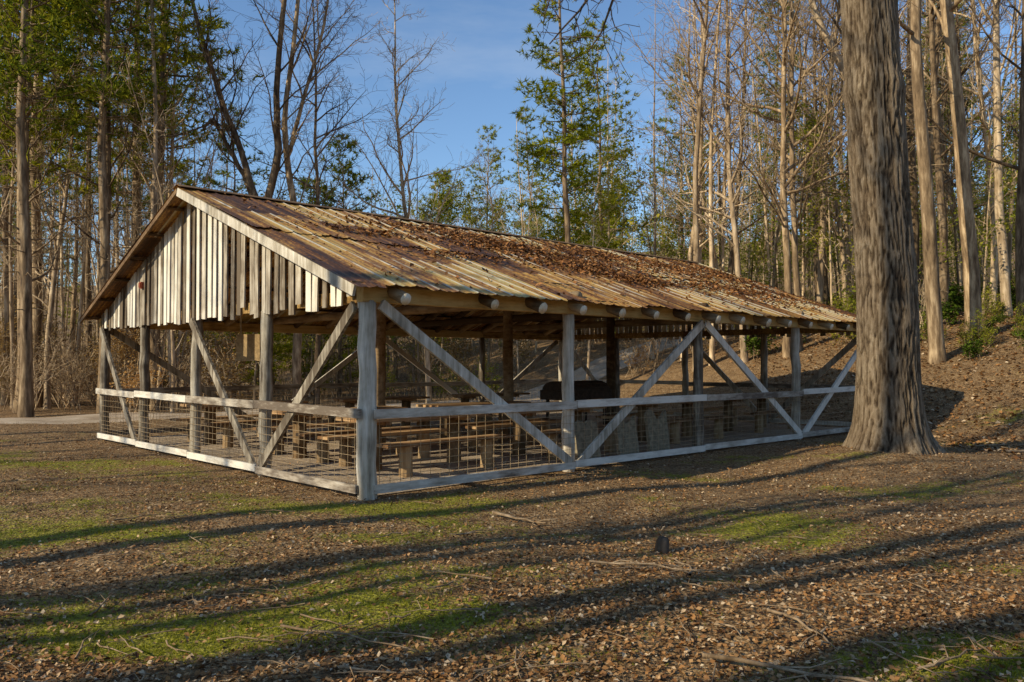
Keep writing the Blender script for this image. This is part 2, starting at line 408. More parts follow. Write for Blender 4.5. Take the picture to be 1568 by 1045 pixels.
for nm,side,mt in (('verge_board_near',0,M_post),('verge_board_far',1,M_dark)):
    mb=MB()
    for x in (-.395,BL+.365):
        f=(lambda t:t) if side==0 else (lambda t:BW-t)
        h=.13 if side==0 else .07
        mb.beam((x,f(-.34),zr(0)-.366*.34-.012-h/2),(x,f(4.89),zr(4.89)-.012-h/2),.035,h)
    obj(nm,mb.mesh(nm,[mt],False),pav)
def prof(s):
    p=(s/.30)%1.0; return .026*max(0,math.cos((p-.5)*2*math.pi))**10+.004*math.cos(p*6*math.pi)
for side in (0,1):
    V=[];F=[];UV=[]
    xs=np.arange(-.42,BL+.42,.021); rowsets=((-.40,2.35),(2.15,4.93))
    for ri,(ta,tb) in enumerate(rowsets):
        base=len(V); K=6
        for i,s in enumerate(xs):
            sh=math.floor(s/.6); rr=random.Random(sh*7+ri*91+side*13)
            ea=rr.uniform(-.06,.06); lift=rr.uniform(0,.02)
            for k in range(K+1):
                t=(ta+ea)*(1-k/K)+tb*k/K
                sag=.012*math.sin(s*1.1+t)+.01*math.sin(s*2.7)
                z=zr(0)+.366*t+prof(s)+(.012 if ri else 0)+lift*(1-k/K)+sag*.7
                V.append((s,t if side==0 else BW-t,z)); UV.append((s+3.0,t+1+side*20))
        for i in range(len(xs)-1):
            for k in range(K):
                q=base+i*(K+1)+k; F.append((q,q+K+1,q+K+2,q+1) if side==0 else (q,q+1,q+K+2,q+K+1))
    me=npmesh('roof_sheets',np.array(V),np.array(F),M_roof)
    uvl=me.uv_layers.new(name='UVMap'); li=np.empty(len(me.loops),np.int32); me.loops.foreach_get('vertex_index',li)
    uvl.data.foreach_set('uv',np.array(UV)[li].ravel().astype(np.float32))
    obj('roof_sheets_front' if side==0 else 'roof_sheets_back',me,pav)
mb=MB()
for side in (0,1):
    d=.17 if side==0 else -.17
    mb.beam((-.42,4.9-d/2,zr(4.9)+.015),(BL+.41,4.9-d/2,zr(4.9)+.015),.18,.006,(0,-.366*(1 if side==0 else -1),1))
obj('ridge_cap',mb.mesh('ridge_cap',[M_dark],False),pav)
S=[];T=[];HT=[]
cl=[(4.2,3.9,1.0,.25,900),(5.2,3.1,.75,.36,2000),(6.2,2.2,.65,.36,1800),(7.0,1.4,.45,.25,700),(2.0,2.9,.7,.12,300),(3.0,1.8,.6,.13,250),(8.0,3.7,1.2,.4,1000),(10.0,3.0,1.4,.5,1300),(12.4,2.9,1.0,.8,1200),(9.6,1.5,1.3,.2,600),(11.6,1.1,1.4,.4,700)]
for s0,t0,a,b,c in cl:
    ga=NR.normal(0,1,c); gb=NR.normal(0,1,c); S.append(s0+a*ga+.5*gb*b);T.append(t0+b*gb); HT.append(.07*np.exp(-(ga**2+gb**2)/2)*NR.uniform(0,1,c)*(1 if c>900 else .3))
S.append(NR.uniform(0,BL,900));T.append(NR.uniform(-.2,4.7,900)); HT.append(np.zeros(900))
S=np.concatenate(S);T=np.concatenate(T);HT=np.concatenate(HT)
ok=(S>.2)&(S<BL+.2)&(T>-.3)&(T<4.75); S=S[ok];T=T[ok];HT=HT[ok]
sn=np.floor(S/.30)*.30+.0+NR.normal(0,.06,len(S))
S=np.where((NR.random(len(S))<.3)|(HT>.02),S,sn)
Zv=2.60+.366*T+.02+NR.uniform(0,.03,len(S))+HT
V,F=leafquads(np.stack([S,T,Zv],1),.075,.55,(0,-.366,1))
obj('roof_leaf_debris',npmesh('roof_leaf_debris',V,F,M_roofleaf),pav)
mb=MB()
mb.beam((1.5,6.2,1.62),(1.5,6.2,2.12),.66,.03,(1,.7,0))
for o in (-.25,.25):
    mb.beam((1.5-o*.57,6.2+o*.82,2.12),(1.5-o*.57,6.2+o*.82,3.0),.03,.01,(1,.7,0),0)
obj('hanging_notice_board',mb.mesh('hanging_notice_board',[M_notice],False),pav)
mb=MB(); mb.beam((-.12,7.35,2.95),(-.12,7.35,3.07),.10,.05,(1,0,0)); mb.beam((-.15,7.35,2.97),(-.15,7.35,3.05),.06,.03,(1,0,0))
obj('faded_red_tag',mb.mesh('faded_red_tag',[M_red],False),pav)

def table_mesh():
    mb=MB(); L=2.3
    for i in range(4): mb.beam((-L/2+R.uniform(-.03,.03),-.30+i*.2,.77),(L/2,-.30+i*.2,.77),.185,.045,mat=0)
    for sy in (-.78,.78):
        for o in (-.075,.075): mb.beam((-L/2,sy+o,.46),(L/2+R.uniform(-.03,.03),sy+o,.46),.14,.045)
    for sx in (-.75,.75):
        mb.tube([(sx,0,-.05),(sx,0,.70)],[.12,.105],12,1,True)
        mb.beam((sx,-.36,.72),(sx,.36,.72),.09,.05)
        for sy in (-.78,.78):
            mb.tube([(sx,sy,-.05),(sx,sy,.435)],[.1,.09],12,1,True)
    return mb.mesh('picnic_table',[M_table,M_leg],False)
tm=table_mesh()
for s,t in ((2.1,1.9),(5.0,1.9),(2.1,4.1),(5.1,4.0),(8.6,2.0),(1.9,7.3),(5.1,7.4),(8.4,7.4),(11.9,2.1)):
    x,y=loc2w(s,t); obj('picnic_table',tm,None,(x,y,0),ANG+R.uniform(-.04,.04))
for s in (4.35,5.35,6.2):
    mb=MB(); w=R.uniform(.5,.62); h=.8; K=9
    for fb in (0,1):
        for i in range(K):
            f=i/(K-1); z=h*(.9+.1*math.sin(f*7+s))-.18*math.exp(-((f-.5)/.16)**2)*(1 if s<6 else .4)
            mb.v.append(((f-.5)*w,fb*.06,0)); mb.v.append(((f-.5)*w,fb*.06+.1,z))
    for i in range(K-1):
        q=2*i; mb.f.append((q,q+2,q+3,q+1)); mb.m.append(0); q2=q+2*K; mb.f.append((q2,q2+1,q2+3,q2+2)); mb.m.append(0)
        mb.f.append((q+1,q+3,q2+3,q2+1)); mb.m.append(0)
    for q in (0,2*(K-1)): mb.f.append((q,q+1,q+1+2*K,q+2*K)); mb.m.append(0)
    x,y=loc2w(s,.35); obj('leaning_stone_slab',mb.mesh('leaning_stone_slab',[M_stone],False),None,(x,y,-.01),ANG)
mb=MB()
for x in (-.65,.65):
    for y in (-.3,.3): mb.beam((x,y,-.02),(x,y,.75),.06,.06,(1,0,0))
mb.beam((-.8,0,.85),(.8,0,.85),.8,.22)
K=10
base=len(mb.v)
for x in (-.75,.75):
    for i in range(K+1):
        a=math.pi*i/K; mb.v.append((x,-.38*math.cos(a),.963+.2*math.sin(a)))
for i in range(K): mb.f.append((base+i,base+i+1,base+K+2+i,base+K+1+i)); mb.m.append(0)
mb.f.append(tuple(base+i for i in range(K+1))); mb.m.append(0); mb.f.append(tuple(base+K+1+i for i in reversed(range(K+1)))); mb.m.append(0)
mb.beam((-.55,-.44,1.1),(.55,-.44,1.1),.025,.025)
x,y=loc2w(8.7,4.6); obj('barbecue_grill',mb.mesh('barbecue_grill',[M_iron],False),None,(x,y,0),ANG)

# ---------------------------------------------------------------- trees
def rv(rng,s): return Vector((rng.gauss(0,s),rng.gauss(0,s),rng.gauss(0,s)))
def grow(mb,p,d,L,r,lev,rng,cfg,tips):
    ns=cfg['seg'][lev]; P=[p.copy()]; Rr=[r]; d=d.normalized()
    end=cfg['taper'][lev]
    for i in range(ns):
        d=(d+rv(rng,cfg['wob'][lev])+Vector((0,0,cfg['up'][lev]))).normalized()
        p=p+d*(L/ns); P.append(p.copy()); Rr.append(max(.005,r*(1-(1-end)*(i+1)/ns)))
    mb.tube(P,Rr,cfg['sides'][lev],0)
    if lev+1>=len(cfg['seg']):
        tips.append((P[-1],d)); tips.append((P[len(P)//2],d)); return
    n=cfg['n'][lev]; st=cfg['start'][lev]
    for k in range(n):
        f=st+(1-st)*((k+rng.random())/n)*.98
        i=min(ns-1,int(f*ns)); ff=f*ns-i; q=P[i].lerp(P[i+1],ff); rad=Rr[i]*(1-ff)+Rr[i+1]*ff
        t=(P[i+1]-P[i]).normalized(); a=rng.uniform(0,2*math.pi)
        ref=Vector((1,0,0)) if abs(t.x)<.7 else Vector((0,1,0)); u=(ref-t*ref.dot(t)).normalized(); w=t.cross(u)
        out=u*math.cos(a)+w*math.sin(a); ang=math.radians(rng.uniform(*cfg['ang'][lev]))
        nd=t*math.cos(ang)+out*math.sin(ang)
        LL=L*cfg['len'][lev]*rng.uniform(.5,1.2)*(1.15-.75*(f-st)/(1-st+1e-6) if lev==0 else 1)
        grow(mb,q,nd,LL,min(rad*.7,cfg['rmax'][lev]*rng.uniform(.5,1.)),lev+1,rng,cfg,tips)
def cfg_(start=.3,n0=26,len0=.22,ang0=(35,75),wob0=.035,rmax=.06,n1=7,n2=5,len1=.42):
    return dict(seg=[14,6,4,3],taper=[.12,.2,.25,.4],sides=[9,5,3,3],wob=[wob0,.16,.2,.25],up=[.03,.07,.06,.04],
      n=[n0,n1,n2],start=[start,.2,.15],ang=[ang0,(30,65),(25,70)],len=[len0,len1,.5],rmax=[rmax,.022,.01])
def bare(seed,h,r,cfg,mat,lean=(0,0),leaf=None,lk=2,ls=.09):
    rng=random.Random(seed); mb=MB(); tips=[]
    mb.tube([(0,0,-.4),(0,0,0),(0,0,.35)],[r*1.6,r*1.25,r*1.02],9,0)
    grow(mb,Vector((0,0,.3)),Vector((lean[0],lean[1],1)),h,r,0,rng,cfg,tips)
    mats=[mat]
    if leaf:
        C=np.array([list(t[0]) for t in tips]); C=np.repeat(C,lk,0)+NR.normal(0,.14,(len(C)*lk,3))
        V,F=leafquads(C,ls,.8); b=len(mb.v); mb.v.extend(map(tuple,V.tolist())); mb.f.extend(map(tuple,(F+b).tolist())); mb.m.extend([1]*len(F)); mats.append(leaf)
    return mb.mesh('bare_tree',mats)
def pine(seed,h,r,start,bl,mat,k=13,step=.5,drop=.15,bark=M_bark,nl=.24,dead=14,bw=.05,cs=2.4,pw=.7):
    rng=random.Random(seed); mb=MB(); P=[];Rr=[];x=y=0
    for i in range(15):
        f=i/14; P.append(Vector((x,y,-.3+f*(h+.3)))); Rr.append(r*(1-.93*f)*(1.3 if i==0 else 1)); x+=rng.gauss(0,.05*h/20);y+=rng.gauss(0,.05*h/20)
    mb.tube(P,Rr,9,0)
    def at(z):
        f=max(0,min(.999,(z+.3)/(h+.3)))*14; i=int(f); return P[i].lerp(P[i+1],f-i)
    C=[];D=[]
    for _ in range(dead):
        z=rng.uniform(.12,start+.05)*h; a=rng.uniform(0,6.28); o=at(z); d=Vector((math.cos(a),math.sin(a),rng.uniform(-.2,.15))); l=rng.uniform(.5,1.8)
        mb.tube([o,o+d*l*.5,o+d*l+rv(rng,.12)],[.02,.013,.005],3)
    z=start*h
    while z<h-.1:
        g=(z-start*h)/(h-start*h)
        for _ in range(rng.choice((3,4,4,5))):
            if rng.random()<drop: continue
            a=rng.uniform(0,6.28); L=bl*((1-g)**pw*min(1,.45+g*3))*rng.uniform(.45,1.25)+.35
            el=rng.uniform(-.15,.25)+g*.5; d=Vector((math.cos(a),math.sin(a),el)).normalized(); o=at(z+rng.uniform(-.2,.2)); pts=[o]; q=o.copy()
            for s in range(4):
                d=(d+rv(rng,.09)+Vector((0,0,.05))).normalized(); q=q+d*L/4; pts.append(q.copy())
            mb.tube(pts,[.012+L*.009,.010+L*.006,.012,.008,.004],3)
            m=max(3,int(L*cs))
            for j in range(m):
                f=.25+.75*(j+rng.random())/m; fi=min(3.999,f*4); i=int(fi); c=pts[i].lerp(pts[i+1],fi-i)
                for sg in (-1,1):
                    sd=d.cross(Vector((0,0,1))).normalized()*sg; tl=(1.2-f)*L*.45*rng.uniform(.3,1.1)
                    td=(sd*.9+d*.6+Vector((0,0,rng.uniform(-.1,.3)))).normalized(); e=c+td*tl
                    mm=1+int(tl/.25)
                    for w in range(mm): C.append(c.lerp(e,(w+rng.random()+.5)/mm)+rv(rng,.05)); D.append(td*.6+Vector((0,0,.3))+rv(rng,.2))
        z+=step*rng.uniform(.6,1.4)
    C=np.array([list(c) for c in C]);D=np.array([list(c) for c in D])
    mb.tris(blades(C,D,k,nl,bw,.8),1)
    return mb.mesh('pine_tree',[bark,mat])

B=[bare(1,19,.15,cfg_(.22),M_bark),bare(2,21,.18,cfg_(.35,24,.2),M_bark),bare(3,17,.11,cfg_(.18,30,.2,wob0=.04),M_bark_l),
   bare(4,20,.14,cfg_(.4,22,.24,(30,60)),M_bark_l),bare(5,22,.2,cfg_(.3,22,.26,(30,60),.03,.09),M_bark),bare(6,15,.1,cfg_(.15,30,.22,wob0=.06),M_bark)]
POLE=[bare(7,15,.075,cfg_(.3,12,.14,(40,80),.02,.02,4,3),M_bark_l),bare(8,13,.06,cfg_(.2,14,.16,(40,80),.03,.02,4,3),M_bark),bare(9,18,.10,cfg_(.4,12,.14,(40,80),.02,.02,4,3),M_bark_l)]
FAR=[bare(11,18,.16,cfg_(.2,18,.24,(30,65),.04,.06,5,4),M_bark_l),bare(12,20,.18,cfg_(.3,18,.24,(30,65),.04,.06,5,4),M_bark),bare(13,16,.12,cfg_(.15,20,.24,(30,65),.05,.05,5,4),M_bark_l)]
WOOD=[bare(14,20,.21,cfg_(.5,9,.22,(30,60),.03,.07,4,3),M_bark),bare(15,22,.26,cfg_(.55,9,.22,(30,60),.03,.08,4,3),M_bark),bare(16,19,.16,cfg_(.4,12,.22,(30,60),.04,.06,4,3),M_bark_l)]
S_=[bare(21,9,.05,cfg_(.12,18,.28,(35,70),.06,.02,5,3),M_bark_l,leaf=M_spring,lk=3,ls=.13),
    bare(22,3.6,.03,cfg_(.08,14,.4,(40,80),.07,.015,5,3),M_bark,leaf=M_tan,lk=4,ls=.09),
    bare(23,10,.06,cfg_(.15,18,.28,(35,70),.06,.02,5,4),M_bark_l)]
PN=[pine(31,23,.17,.36,2.8,M_pine,9),pine(32,21,.16,.42,2.3,M_pine_y,10),pine(33,15,.14,.22,2.7,M_pine_y,9,pw=.55),pine(34,25,.2,.3,3.0,M_pine_y,8),pine(35,10,.1,.10,2.5,M_pine_y,9,.42,pw=.6)]
def shrub(seed,h,leaf,nst,ls,lk,mat):
    rng=random.Random(seed); mb=MB(); tips=[]
    c=dict(seg=[5,4,3],taper=[.3,.3,.4],sides=[4,3,3],wob=[.15,.2,.25],up=[.06,.05,.03],n=[7,4],start=[.25,.2],ang=[(25,60),(30,70)],len=[.45,.45],rmax=[.012,.007])
    for i in range(nst):
        a=rng.uniform(0,6.28); p=Vector((rng.gauss(0,.25),rng.gauss(0,.25),-.05))
        grow(mb,p,Vector((math.cos(a)*.45,math.sin(a)*.45,1)),h*rng.uniform(.6,1.1),.016,0,rng,c,tips)
    if lk:
        C=np.array([list(t[0]) for t in tips]); C=np.repeat(C,lk,0)+NR.normal(0,.08,(len(C)*lk,3))
        V,F=leafquads(C,ls,.7); b=len(mb.v); mb.v.extend(map(tuple,V.tolist())); mb.f.extend(map(tuple,(F+b).tolist())); mb.m.extend([1]*len(F))
    return mb.mesh('shrub',[mat]+([leaf] if lk else []))
SH=[shrub(41,2.0,M_tan,6,.10,2,M_bark_l),shrub(42,2.6,None,7,0,0,M_bark_l),shrub(43,1.1,M_rhodo,7,.10,3,M_bark),shrub(44,1.6,M_spring,6,.08,3,M_bark),shrub(45,3.2,None,6,0,0,M_bark)]

def put(name,me,x,y,sc=1,rot=None,parent=None,lean=(0,0)):
    o=obj(name,me,parent,(x,y,Hs(x,y)-.05),0,sc)
    o.rotation_mode='QUATERNION'
    rz=Quaternion((0,0,1),R.uniform(0,6.28) if rot is None else rot)
    o.rotation_quaternion=Quaternion((0,1,0),lean[1])@Quaternion((1,0,0),lean[0])@rz
    return o
for (nm,me,x,y,sc,lean) in [
  ('pine_tree',PN[1],2.05,30,.95,(0,0)),
  ('poplar_tree',B[3],6.9,30,1.0,(0,-.03)),
  ('poplar_tree',B[2],8.4,29,1.15,(0,-.02)),
  ('poplar_tree',B[5],9.6,28,1.4,(0,-.05)),
  ('poplar_tree',B[5],10.2,28.5,1.3,(0,-.06)),
  ('poplar_tree',B[3],12.3,32,1.0,(0,0)),
  ('poplar_tree',B[2],14.3,34,1.1,(0,.04)),
  ('maple_tree',B[1],12.2,23,1.2,(0,-.02)),
  ('maple_tree',B[4],14.0,24.3,1.2,(0,-.02)),
  ('poplar_tree',B[3],17.3,28,1.2,(0,-.03)),
  ('poplar_tree',B[0],15.6,29,1.1,(0,-.02)),
  ('poplar_tree',B[2],18.6,31,1.2,(0,.03)),
  ('maple_tree',B[0],16.3,25.6,1.1,(0,.02)),
  ('slender_tree',B[2],-3.1,30,1.0,(0,-.02)),
  ('slender_tree',B[5],-7.3,30,1.1,(0,.03)),
  ('pine_tree',PN[0],-14.2,23.5,1.05,(0,0)),
  ('pine_tree',PN[3],-15.9,26.0,1.0,(0,0)),
  ('pine_tree',PN[0],-12.8,25.2,1.05,(0,0.01)),
  ('pine_tree',PN[0],-17.2,29,1.1,(0,0)),
  ('pine_tree',PN[3],-14.2,30,1.0,(0,0)),
  ('poplar_tree',B[0],-14.9,24.5,.9,(0,0)),
  ('poplar_tree',B[0],-13.4,26.5,1.0,(0,0)),
  ('pine_tree',PN[1],-18.0,30.5,1.1,(0,0)),
  ('poplar_tree',B[2],-11.6,27.5,1.0,(0,0)),
  ('pine_tree',PN[2],-12.5,36,.85,(0,0)),
  ('pine_tree',PN[2],4.9,42,1.1,(0,0)),('pine_tree',PN[2],2.6,36,.95,(0,0)),
  ('pine_tree',PN[4],-8.2,38,1.2,(0,0)),('pine_tree',PN[2],-1.6,50,.92,(0,0)),('pine_tree',PN[4],-4.6,50,1.15,(0,0)),
  ('pine_tree',PN[1],21,40,1.0,(0,0)),('pine_tree',PN[1],14.5,44,1.0,(0,0)),('pine_tree',PN[3],24.5,45,.9,(0,0)),('pine_tree',PN[2],10.5,50,1.1,(0,0)),('pine_tree',PN[0],27,50,1.0,(0,0)),
]: put(nm,me,x,y,sc,None,None,lean)

def custom_tree(name,base,trunks,mat,seed,cfgsub):
    rng=random.Random(seed); mb=MB()
    tips=[]
    for pts,r0,r1 in trunks:
        P=[Vector(p) for p in pts]; Q=[]
        for i in range(len(P)-1):
            for k in range(4):
                f=k/4; a=P[max(0,i-1)];b=P[i];c=P[i+1];d=P[min(len(P)-1,i+2)]
                q=.5*((2*b)+(c-a)*f+(2*a-5*b+4*c-d)*f*f+(3*b-a-3*c+d)*f**3); Q.append(q+rv(rng,.02))
        Q.append(P[-1]); m=len(Q); Rr=[r0*(1-i/(m-1))+r1*i/(m-1) for i in range(m)]
        mb.tube(Q,Rr,10,0)
        for k in range(cfgsub):
            f=.3+.7*(k+rng.random())/cfgsub; i=min(m-2,int(f*(m-1))); t=(Q[i+1]-Q[i]).normalized()
            a=rng.uniform(0,6.28); out=Vector((math.cos(a),math.sin(a),.5))
            c=dict(seg=[6,4,3],taper=[.2,.3,.4],sides=[4,3,3],wob=[.14,.2,.25],up=[.07,.06,.04],n=[9,5],start=[.15,.15],ang=[(30,65),(25,70)],len=[.4,.5],rmax=[.014,.008])
            grow(mb,Q[i],(t*.7+out*.7),rng.uniform(1.6,3.6),min(Rr[i]*.6,.035),0,rng,c,tips)
    return obj(name,mb.mesh(name,[mat]),None,base)
custom_tree('forked_tree',(-8.0,26,0),[
  ([(0,0,-.3),(.05,0,3),(-.1,0,6.0),(.35,0,8.6),(.3,0,11),(.7,0,15),(1,0,19)],.19,.05),
  ([(-.1,0,6.0),(-.7,.1,8.0),(-1.6,.2,10.4),(-2.6,.3,13.5),(-3.4,.3,17)],.13,.04),
  ([(-.15,0,6.3),(-.9,.4,7.8),(-1.5,.4,8.9),(-1.9,.4,9.6),(-2.2,.4,9.3)],.09,.05)],M_bark,5,10)
custom_tree('leaning_tree',(-7.1,26.5,0),[
  ([(0,0,-.3),(.0,0,4),(-.2,0,7),(-.45,0,9.6),(-.1,0,13),(.3,0,18)],.16,.05),
  ([(-.35,0,8.5),(.1,.2,10.4),(.8,.2,13),(1.2,.2,16)],.08,.03)],M_bark,6,12)
custom_tree('crooked_tree',(14.0,30,2),[
  ([(0,0,-.3),(-.4,0,5),(-1.0,0,8),(-1.2,0,10),(-2.6,0,13),(-3.2,0,17)],.26,.1),
  ([(-1.1,0,8.4),(0.2,.4,11),(.8,.4,15)],.16,.06)],M_bark_l,9,8)

# big oak
mb=MB(); NS=170; NZ=430; Ht=17.; ridge=[]
for i in range(NZ+1):
    z=-.35+(Ht+.35)*(i/NZ)**1.35; zz_=max(z,0)
    cx=-.03*zz_+.05*math.sin(z*.55); cy=.03*math.sin(z*.4)
    r=.43-.006*zz_+.27*math.exp(-zz_/.36)+.05*math.exp(-zz_/1.5)
    for j in range(NS):
        a=2*math.pi*j/NS
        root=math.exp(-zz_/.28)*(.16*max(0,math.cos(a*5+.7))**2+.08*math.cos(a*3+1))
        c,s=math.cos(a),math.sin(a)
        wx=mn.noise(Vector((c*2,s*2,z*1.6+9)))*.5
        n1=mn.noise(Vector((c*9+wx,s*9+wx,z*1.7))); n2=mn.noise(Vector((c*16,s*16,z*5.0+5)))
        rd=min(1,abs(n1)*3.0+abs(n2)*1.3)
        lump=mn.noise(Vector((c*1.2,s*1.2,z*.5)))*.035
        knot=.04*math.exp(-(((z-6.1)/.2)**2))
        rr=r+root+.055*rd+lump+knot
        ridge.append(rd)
        mb.v.append((cx+c*rr,cy+s*rr,z))
for i in range(NZ):
    for j in range(NS):
        a=i*NS+j;b=i*NS+(j+1)%NS; mb.f.append((a,b,b+NS,a+NS)); mb.m.append(0)
tips=[];rng=random.Random(77)
lc=dict(seg=[9,6,4,3],taper=[.25,.3,.3,.5],sides=[7,5,3,3],wob=[.12,.2,.24,.25],up=[.0,.03,.0,-.02],n=[9,6,4],start=[.2,.15,.1],ang=[(30,65),(30,70),(25,70)],len=[.4,.45,.5],rmax=[.04,.018,.008])
for z,d,L,r in ((9.2,(1,.3,.3),6,.14),(10,(-.3,-1,.3),5.5,.12),(11,(-.8,.5,.6),6,.14),(12,(.6,-.6,.6),6,.14),(13,(-.7,-.3,.8),6,.13),(14.5,(.5,.6,.8),5,.12),(15.5,(-.3,.4,1),5,.11)):
    grow(mb,Vector((-.03*z,0,z)),Vector(d),L,r,0,rng,lc,tips)
lc=dict(lc,up=[-.018,-.06,-.10,-.08],wob=[.07,.2,.24,.25],start=[.35,.15,.1],n=[12,6,4],len=[.34,.45,.5])
grow(mb,Vector((-.03*8.2,0,8.3)),Vector((-1,-.12,.03)),8.0,.08,0,rng,lc,tips)
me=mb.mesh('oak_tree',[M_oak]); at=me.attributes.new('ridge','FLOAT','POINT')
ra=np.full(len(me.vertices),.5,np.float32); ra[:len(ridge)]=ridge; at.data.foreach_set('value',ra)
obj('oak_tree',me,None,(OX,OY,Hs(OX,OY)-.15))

dist=bpy.data.objects.new('distant_forest',None); COL.objects.link(dist)
def scatter(n,latr,dr,choices,scr=(.8,1.15),name='forest_tree',parent=dist):
    for _ in range(n):
        d=math.sqrt(R.uniform(dr[0]**2,dr[1]**2)); l=R.uniform(*latr)
        x=l*d; y=d
        s,t=w2loc(x,y)
        if -2<s<BL+2 and -2<t<BW+2: continue
        put(name,R.choice(choices),x,y,R.uniform(*scr),None,parent,(R.gauss(0,.02),R.gauss(0,.025)))
scatter(20,(-.8,-.43),(27,60),[PN[0],PN[1],PN[3],B[0],B[2]])
scatter(70,(-.75,-.40),(25,55),POLE+[POLE[1]])
scatter(28,(-.85,-.38),(50,100),[PN[0],PN[1],PN[2],FAR[0],FAR[1]])
scatter(22,(-.47,-.28),(36,62),[FAR[0],FAR[2],B[2],PN[4],PN[2],POLE[2]],(.6,.85))
scatter(64,(-.42,.1),(60,105),[FAR[0],FAR[1],FAR[2],PN[2],PN[4],PN[4]],(.62,.9))
scatter(44,(-.42,.12),(42,66),[S_[0],S_[2],S_[0],PN[4],S_[2]],(.8,1.25))
scatter(40,(-.40,.15),(36,60),POLE+[B[2]],(.45,.8))
scatter(34,(.12,.75),(30,58),[B[0],B[1],B[2],B[3],B[2]])
scatter(70,(.12,.75),(29,60),POLE+[POLE[0],POLE[2],S_[0],S_[0]])
scatter(66,(.02,.8),(55,105),[FAR[0],FAR[2],PN[2],S_[0],PN[4],S_[0],PN[1]],(.7,1.))
scatter(30,(-.5,.75),(105,150),[PN[4],FAR[0],FAR[2],PN[2]],(.8,1.1))
und=bpy.data.objects.new('forest_undergrowth',None); COL.objects.link(und)
scatter(100,(-.75,-.36),(24,42),[SH[0],SH[1],SH[4],SH[1],S_[1],S_[2]],(.7,1.2),'brush',und)
scatter(160,(-.4,.35),(31,62),[SH[0],SH[1],SH[3],SH[4],S_[0],SH[3]],(.7,1.3),'brush',und)
scatter(160,(.3,.8),(27,58),[SH[2],SH[3],SH[2],S_[0],SH[1],SH[3]],(.7,1.4),'brush',und)
for _ in range(60):
    x=R.uniform(12.5,25);y=R.uniform(20,29)
    if .85*(x-8.5)+.53*(y-19)>4.5: put('rhododendron',SH[2] if R.random()<.6 else SH[3],x,y,R.uniform(.3,.75),None,und)
# woods left of and behind the camera: their trunks throw the long shadows over the lawn
wd=bpy.data.objects.new('western_woods',None); COL.objects.link(wd)
def wt(c,a,me,sc=1,lean=0):
    x=-.866*a+.5*c; y=-.5*a-.866*c
    put('woods_tree',me,x,y,sc,None,wd,(lean,R.gauss(0,.015)))
cs=[6.6,5.5,4.6,3.8,2.9,2.0,1.2,.5,-.3,-.9,-1.4,-1.8,-2.4,-3.0,-3.9,-4.4,-4.8,-5.5,-6.0,-6.6,-7.2,-7.8,-8.3]
for i,c in enumerate(cs): wt(c,R.uniform(9,17) if c>-3 else R.uniform(12,18),WOOD[i%3],R.uniform(.85,1.2),R.gauss(0,.02))
for c,a in ((-10.2,22),(-11.6,24),(-12.6,20),(-14.2,26),(-15.4,26),(-16.6,23),(-18.3,20),(-19.6,19),(-21,22)): wt(c,a,R.choice(WOOD),R.uniform(.7,1.0))
for _ in range(10): wt(R.uniform(-6,8),R.uniform(24,44),R.choice([B[0],B[2],WOOD[0]]),R.uniform(.8,1.))
for c,a in ((-1.2,15),(4.2,15)): wt(c,a,S_[2],1.0)

# ---------------------------------------------------------------- litter, grass, sticks
def sample(n,d0,d1,p=1.):
    d=d0*(d1/d0)**(NR.random(n)**p); l=NR.uniform(-.75,.75,n); return l*d,d
x1,y1=sample(130000,3.2,26)
patch=.5+.5*np.sin(1.1*x1+.7*y1+2*np.sin(.5*y1))*np.sin(.8*y1-1.3*x1+1)
inside=((CA*(x1-BX)+SA*(y1-BY))>-.1)&((-SA*(x1-BX)+CA*(y1-BY))>-.1)&((CA*(x1-BX)+SA*(y1-BY))<BL)&((-SA*(x1-BX)+CA*(y1-BY))<BW)
mk=np.array([mossf(a,b) for a,b in zip(x1,y1)])
ok=(NR.random(len(x1))<(.25+.65*patch)*np.clip(1.1-mk*1.5,.14,1))&(~inside|(NR.random(len(x1))<.12)); x1=x1[ok];y1=y1[ok]
V,F=leafquads(np.stack([x1,y1,H(x1,y1)+.010+NR.uniform(0,.014,len(x1))],1),.034,.45)
obj('fallen_leaves',npmesh('fallen_leaves',V,F,M_litter))
xb=NR.uniform(8,26,26000); yb=NR.uniform(12,34,26000)
V,F=leafquads(np.stack([xb,yb,H(xb,yb)+.03],1),.10,.4)
obj('bank_leaf_litter',npmesh('bank_leaf_litter',V,F,M_litter))
x2,y2=sample(90000,3.3,16)
mk=np.array([mossf(a,b) for a,b in zip(x2,y2)]); ok=(mk+NR.normal(0,.18,len(mk)))>.34; x2=x2[ok];y2=y2[ok]
C=np.stack([x2,y2,H(x2,y2)],1); V=blades(C,np.tile([0,0,1.],(len(C),1)),3,.026,.005,.8)
obj('grass',npmesh('grass',V,np.arange(len(V)).reshape(-1,3),M_grass))
mb=MB()
def stick(x,y,L,a,r,n=6,tw=3):
    P=[];d=a
    for i in range(n+1):
        P.append((x,y,Hs(x,y)+r+.01+R.uniform(0,.025))); d+=R.gauss(0,.22); x+=math.cos(d)*L/n;y+=math.sin(d)*L/n
    mb.tube(P,[r*(1-.7*i/n) for i in range(n+1)],5)
    for _ in range(tw):
        p=P[R.randint(1,n-1)]; aa=d+R.choice((-1,1))*R.uniform(.5,1.1); l=L*R.uniform(.12,.3)
        mb.tube([p,(p[0]+math.cos(aa)*l*.5,p[1]+math.sin(aa)*l*.5,p[2]+R.uniform(0,.05)),(p[0]+math.cos(aa+.3)*l,p[1]+math.sin(aa+.3)*l,p[2]+R.uniform(-.01,.06))],[r*.5,r*.35,r*.2],4)
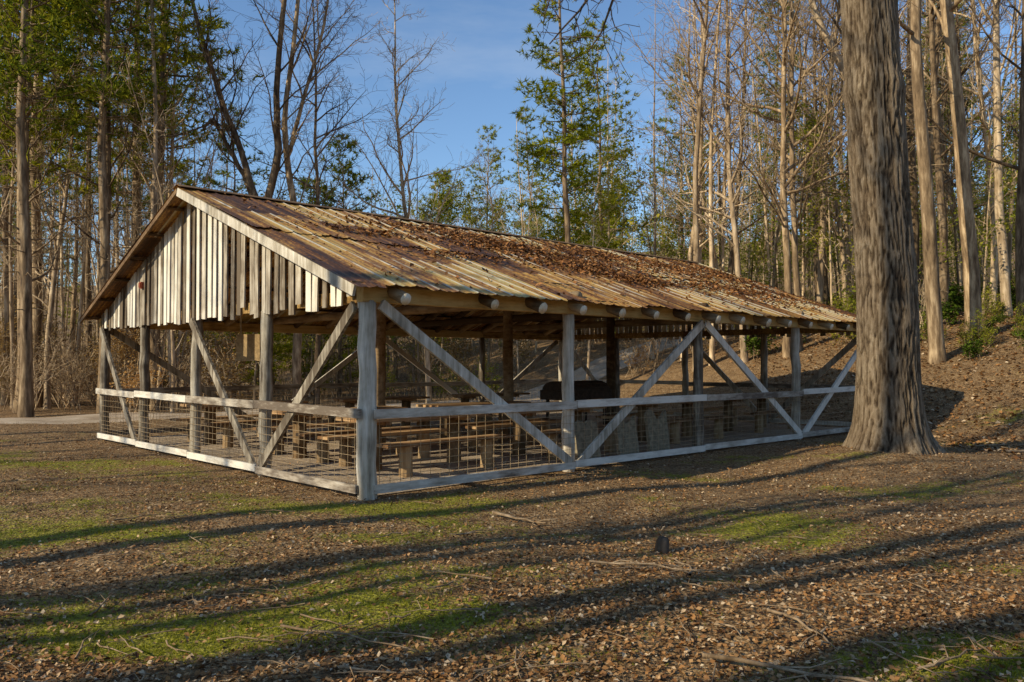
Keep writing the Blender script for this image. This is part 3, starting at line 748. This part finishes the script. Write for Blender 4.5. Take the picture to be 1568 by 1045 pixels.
for a in ((1.0,4.25,1.1,-.35,.014),(1.3,5.9,.8,1.9,.012),(.6,6.3,1.0,-.2,.011),(1.55,4.9,.7,-.8,.011),(-1.4,4.9,1.0,-.3,.009),(-1.2,4.4,.5,1.2,.008),(8.2,13.4,2.4,.25,.03),(8.4,14.6,2.,.5,.02),(-.2,8.6,.8,-1.,.02),(2.0,4.0,.6,.4,.009)):
    stick(*a)
for _ in range(300):
    d=3.5*(20/3.5)**R.random(); l=R.uniform(-.7,.7); stick(l*d,d,R.uniform(.15,.6),R.uniform(0,6.28),R.uniform(.003,.008),4,1)
obj('fallen_sticks',mb.mesh('fallen_sticks',[M_bark_l]))
mb=MB()
mb.tube([(0,0,-.05),(0,0,.04),(.01,.0,.1),(.015,0,.13)],[.07,.06,.055,.04],10,0,True,0,.12)
obj('small_stump',mb.mesh('small_stump',[M_bark_d]),None,(1.3,7.0,Hs(1.3,7.0)))

# ---------------------------------------------------------------- light, sky, camera
EL=math.radians(29); sd=Vector((-.866,-.5,0)).normalized()
tosun=Vector((sd.x*math.cos(EL),sd.y*math.cos(EL),math.sin(EL)))
sl=bpy.data.lights.new('sun','SUN'); sl.energy=5.; sl.angle=math.radians(.4); sl.color=(1,.90,.68)
so=bpy.data.objects.new('sun',sl); COL.objects.link(so); so.rotation_euler=tosun.to_track_quat('Z','Y').to_euler(); so.location=(-20,-10,30)
w=bpy.data.worlds.new('World'); scene.world=w; w.use_nodes=True; nt=w.node_tree; nt.nodes.clear()
o=N(nt,'ShaderNodeOutputWorld'); bg=N(nt,'ShaderNodeBackground'); bg.inputs[1].default_value=.14
sky=N(nt,'ShaderNodeTexSky'); sky.sky_type='NISHITA'; sky.sun_disc=False; sky.sun_elevation=EL
sky.sun_rotation=math.atan2(tosun.x,tosun.y); sky.air_density=1.0; sky.dust_density=.2; sky.ozone_density=1.6
tc=N(nt,'ShaderNodeTexCoord'); mp=N(nt,'ShaderNodeMapping'); mp.inputs['Scale'].default_value=(1.2,1.2,5); nt.links.new(tc.outputs['Generated'],mp.inputs[0])
n1=noi(nt,mp.outputs[0],1.6,6,.6); fr=ramp(nt,n1,[(.54,(0,0,0)),(.9,(.4,.4,.4))])
c=mixc(nt,1.0,sky.outputs[0],(.90,1.06,1.2),'MULTIPLY')
c=mixc(nt,fr,c,(5.4,5.8,6.2)); nt.links.new(c,bg.inputs[0]); nt.links.new(bg.outputs[0],o.inputs[0])
cam=bpy.data.cameras.new('camera'); cam.lens=28.2; cam.sensor_width=36; cam.clip_end=3000; cam.clip_start=.05
co=bpy.data.objects.new('camera',cam); COL.objects.link(co); co.location=(0,0,1.6); co.rotation_euler=(math.radians(91.5),0,0)
scene.camera=co
scene.view_settings.view_transform='Standard'; scene.view_settings.look='None'; scene.view_settings.exposure=0
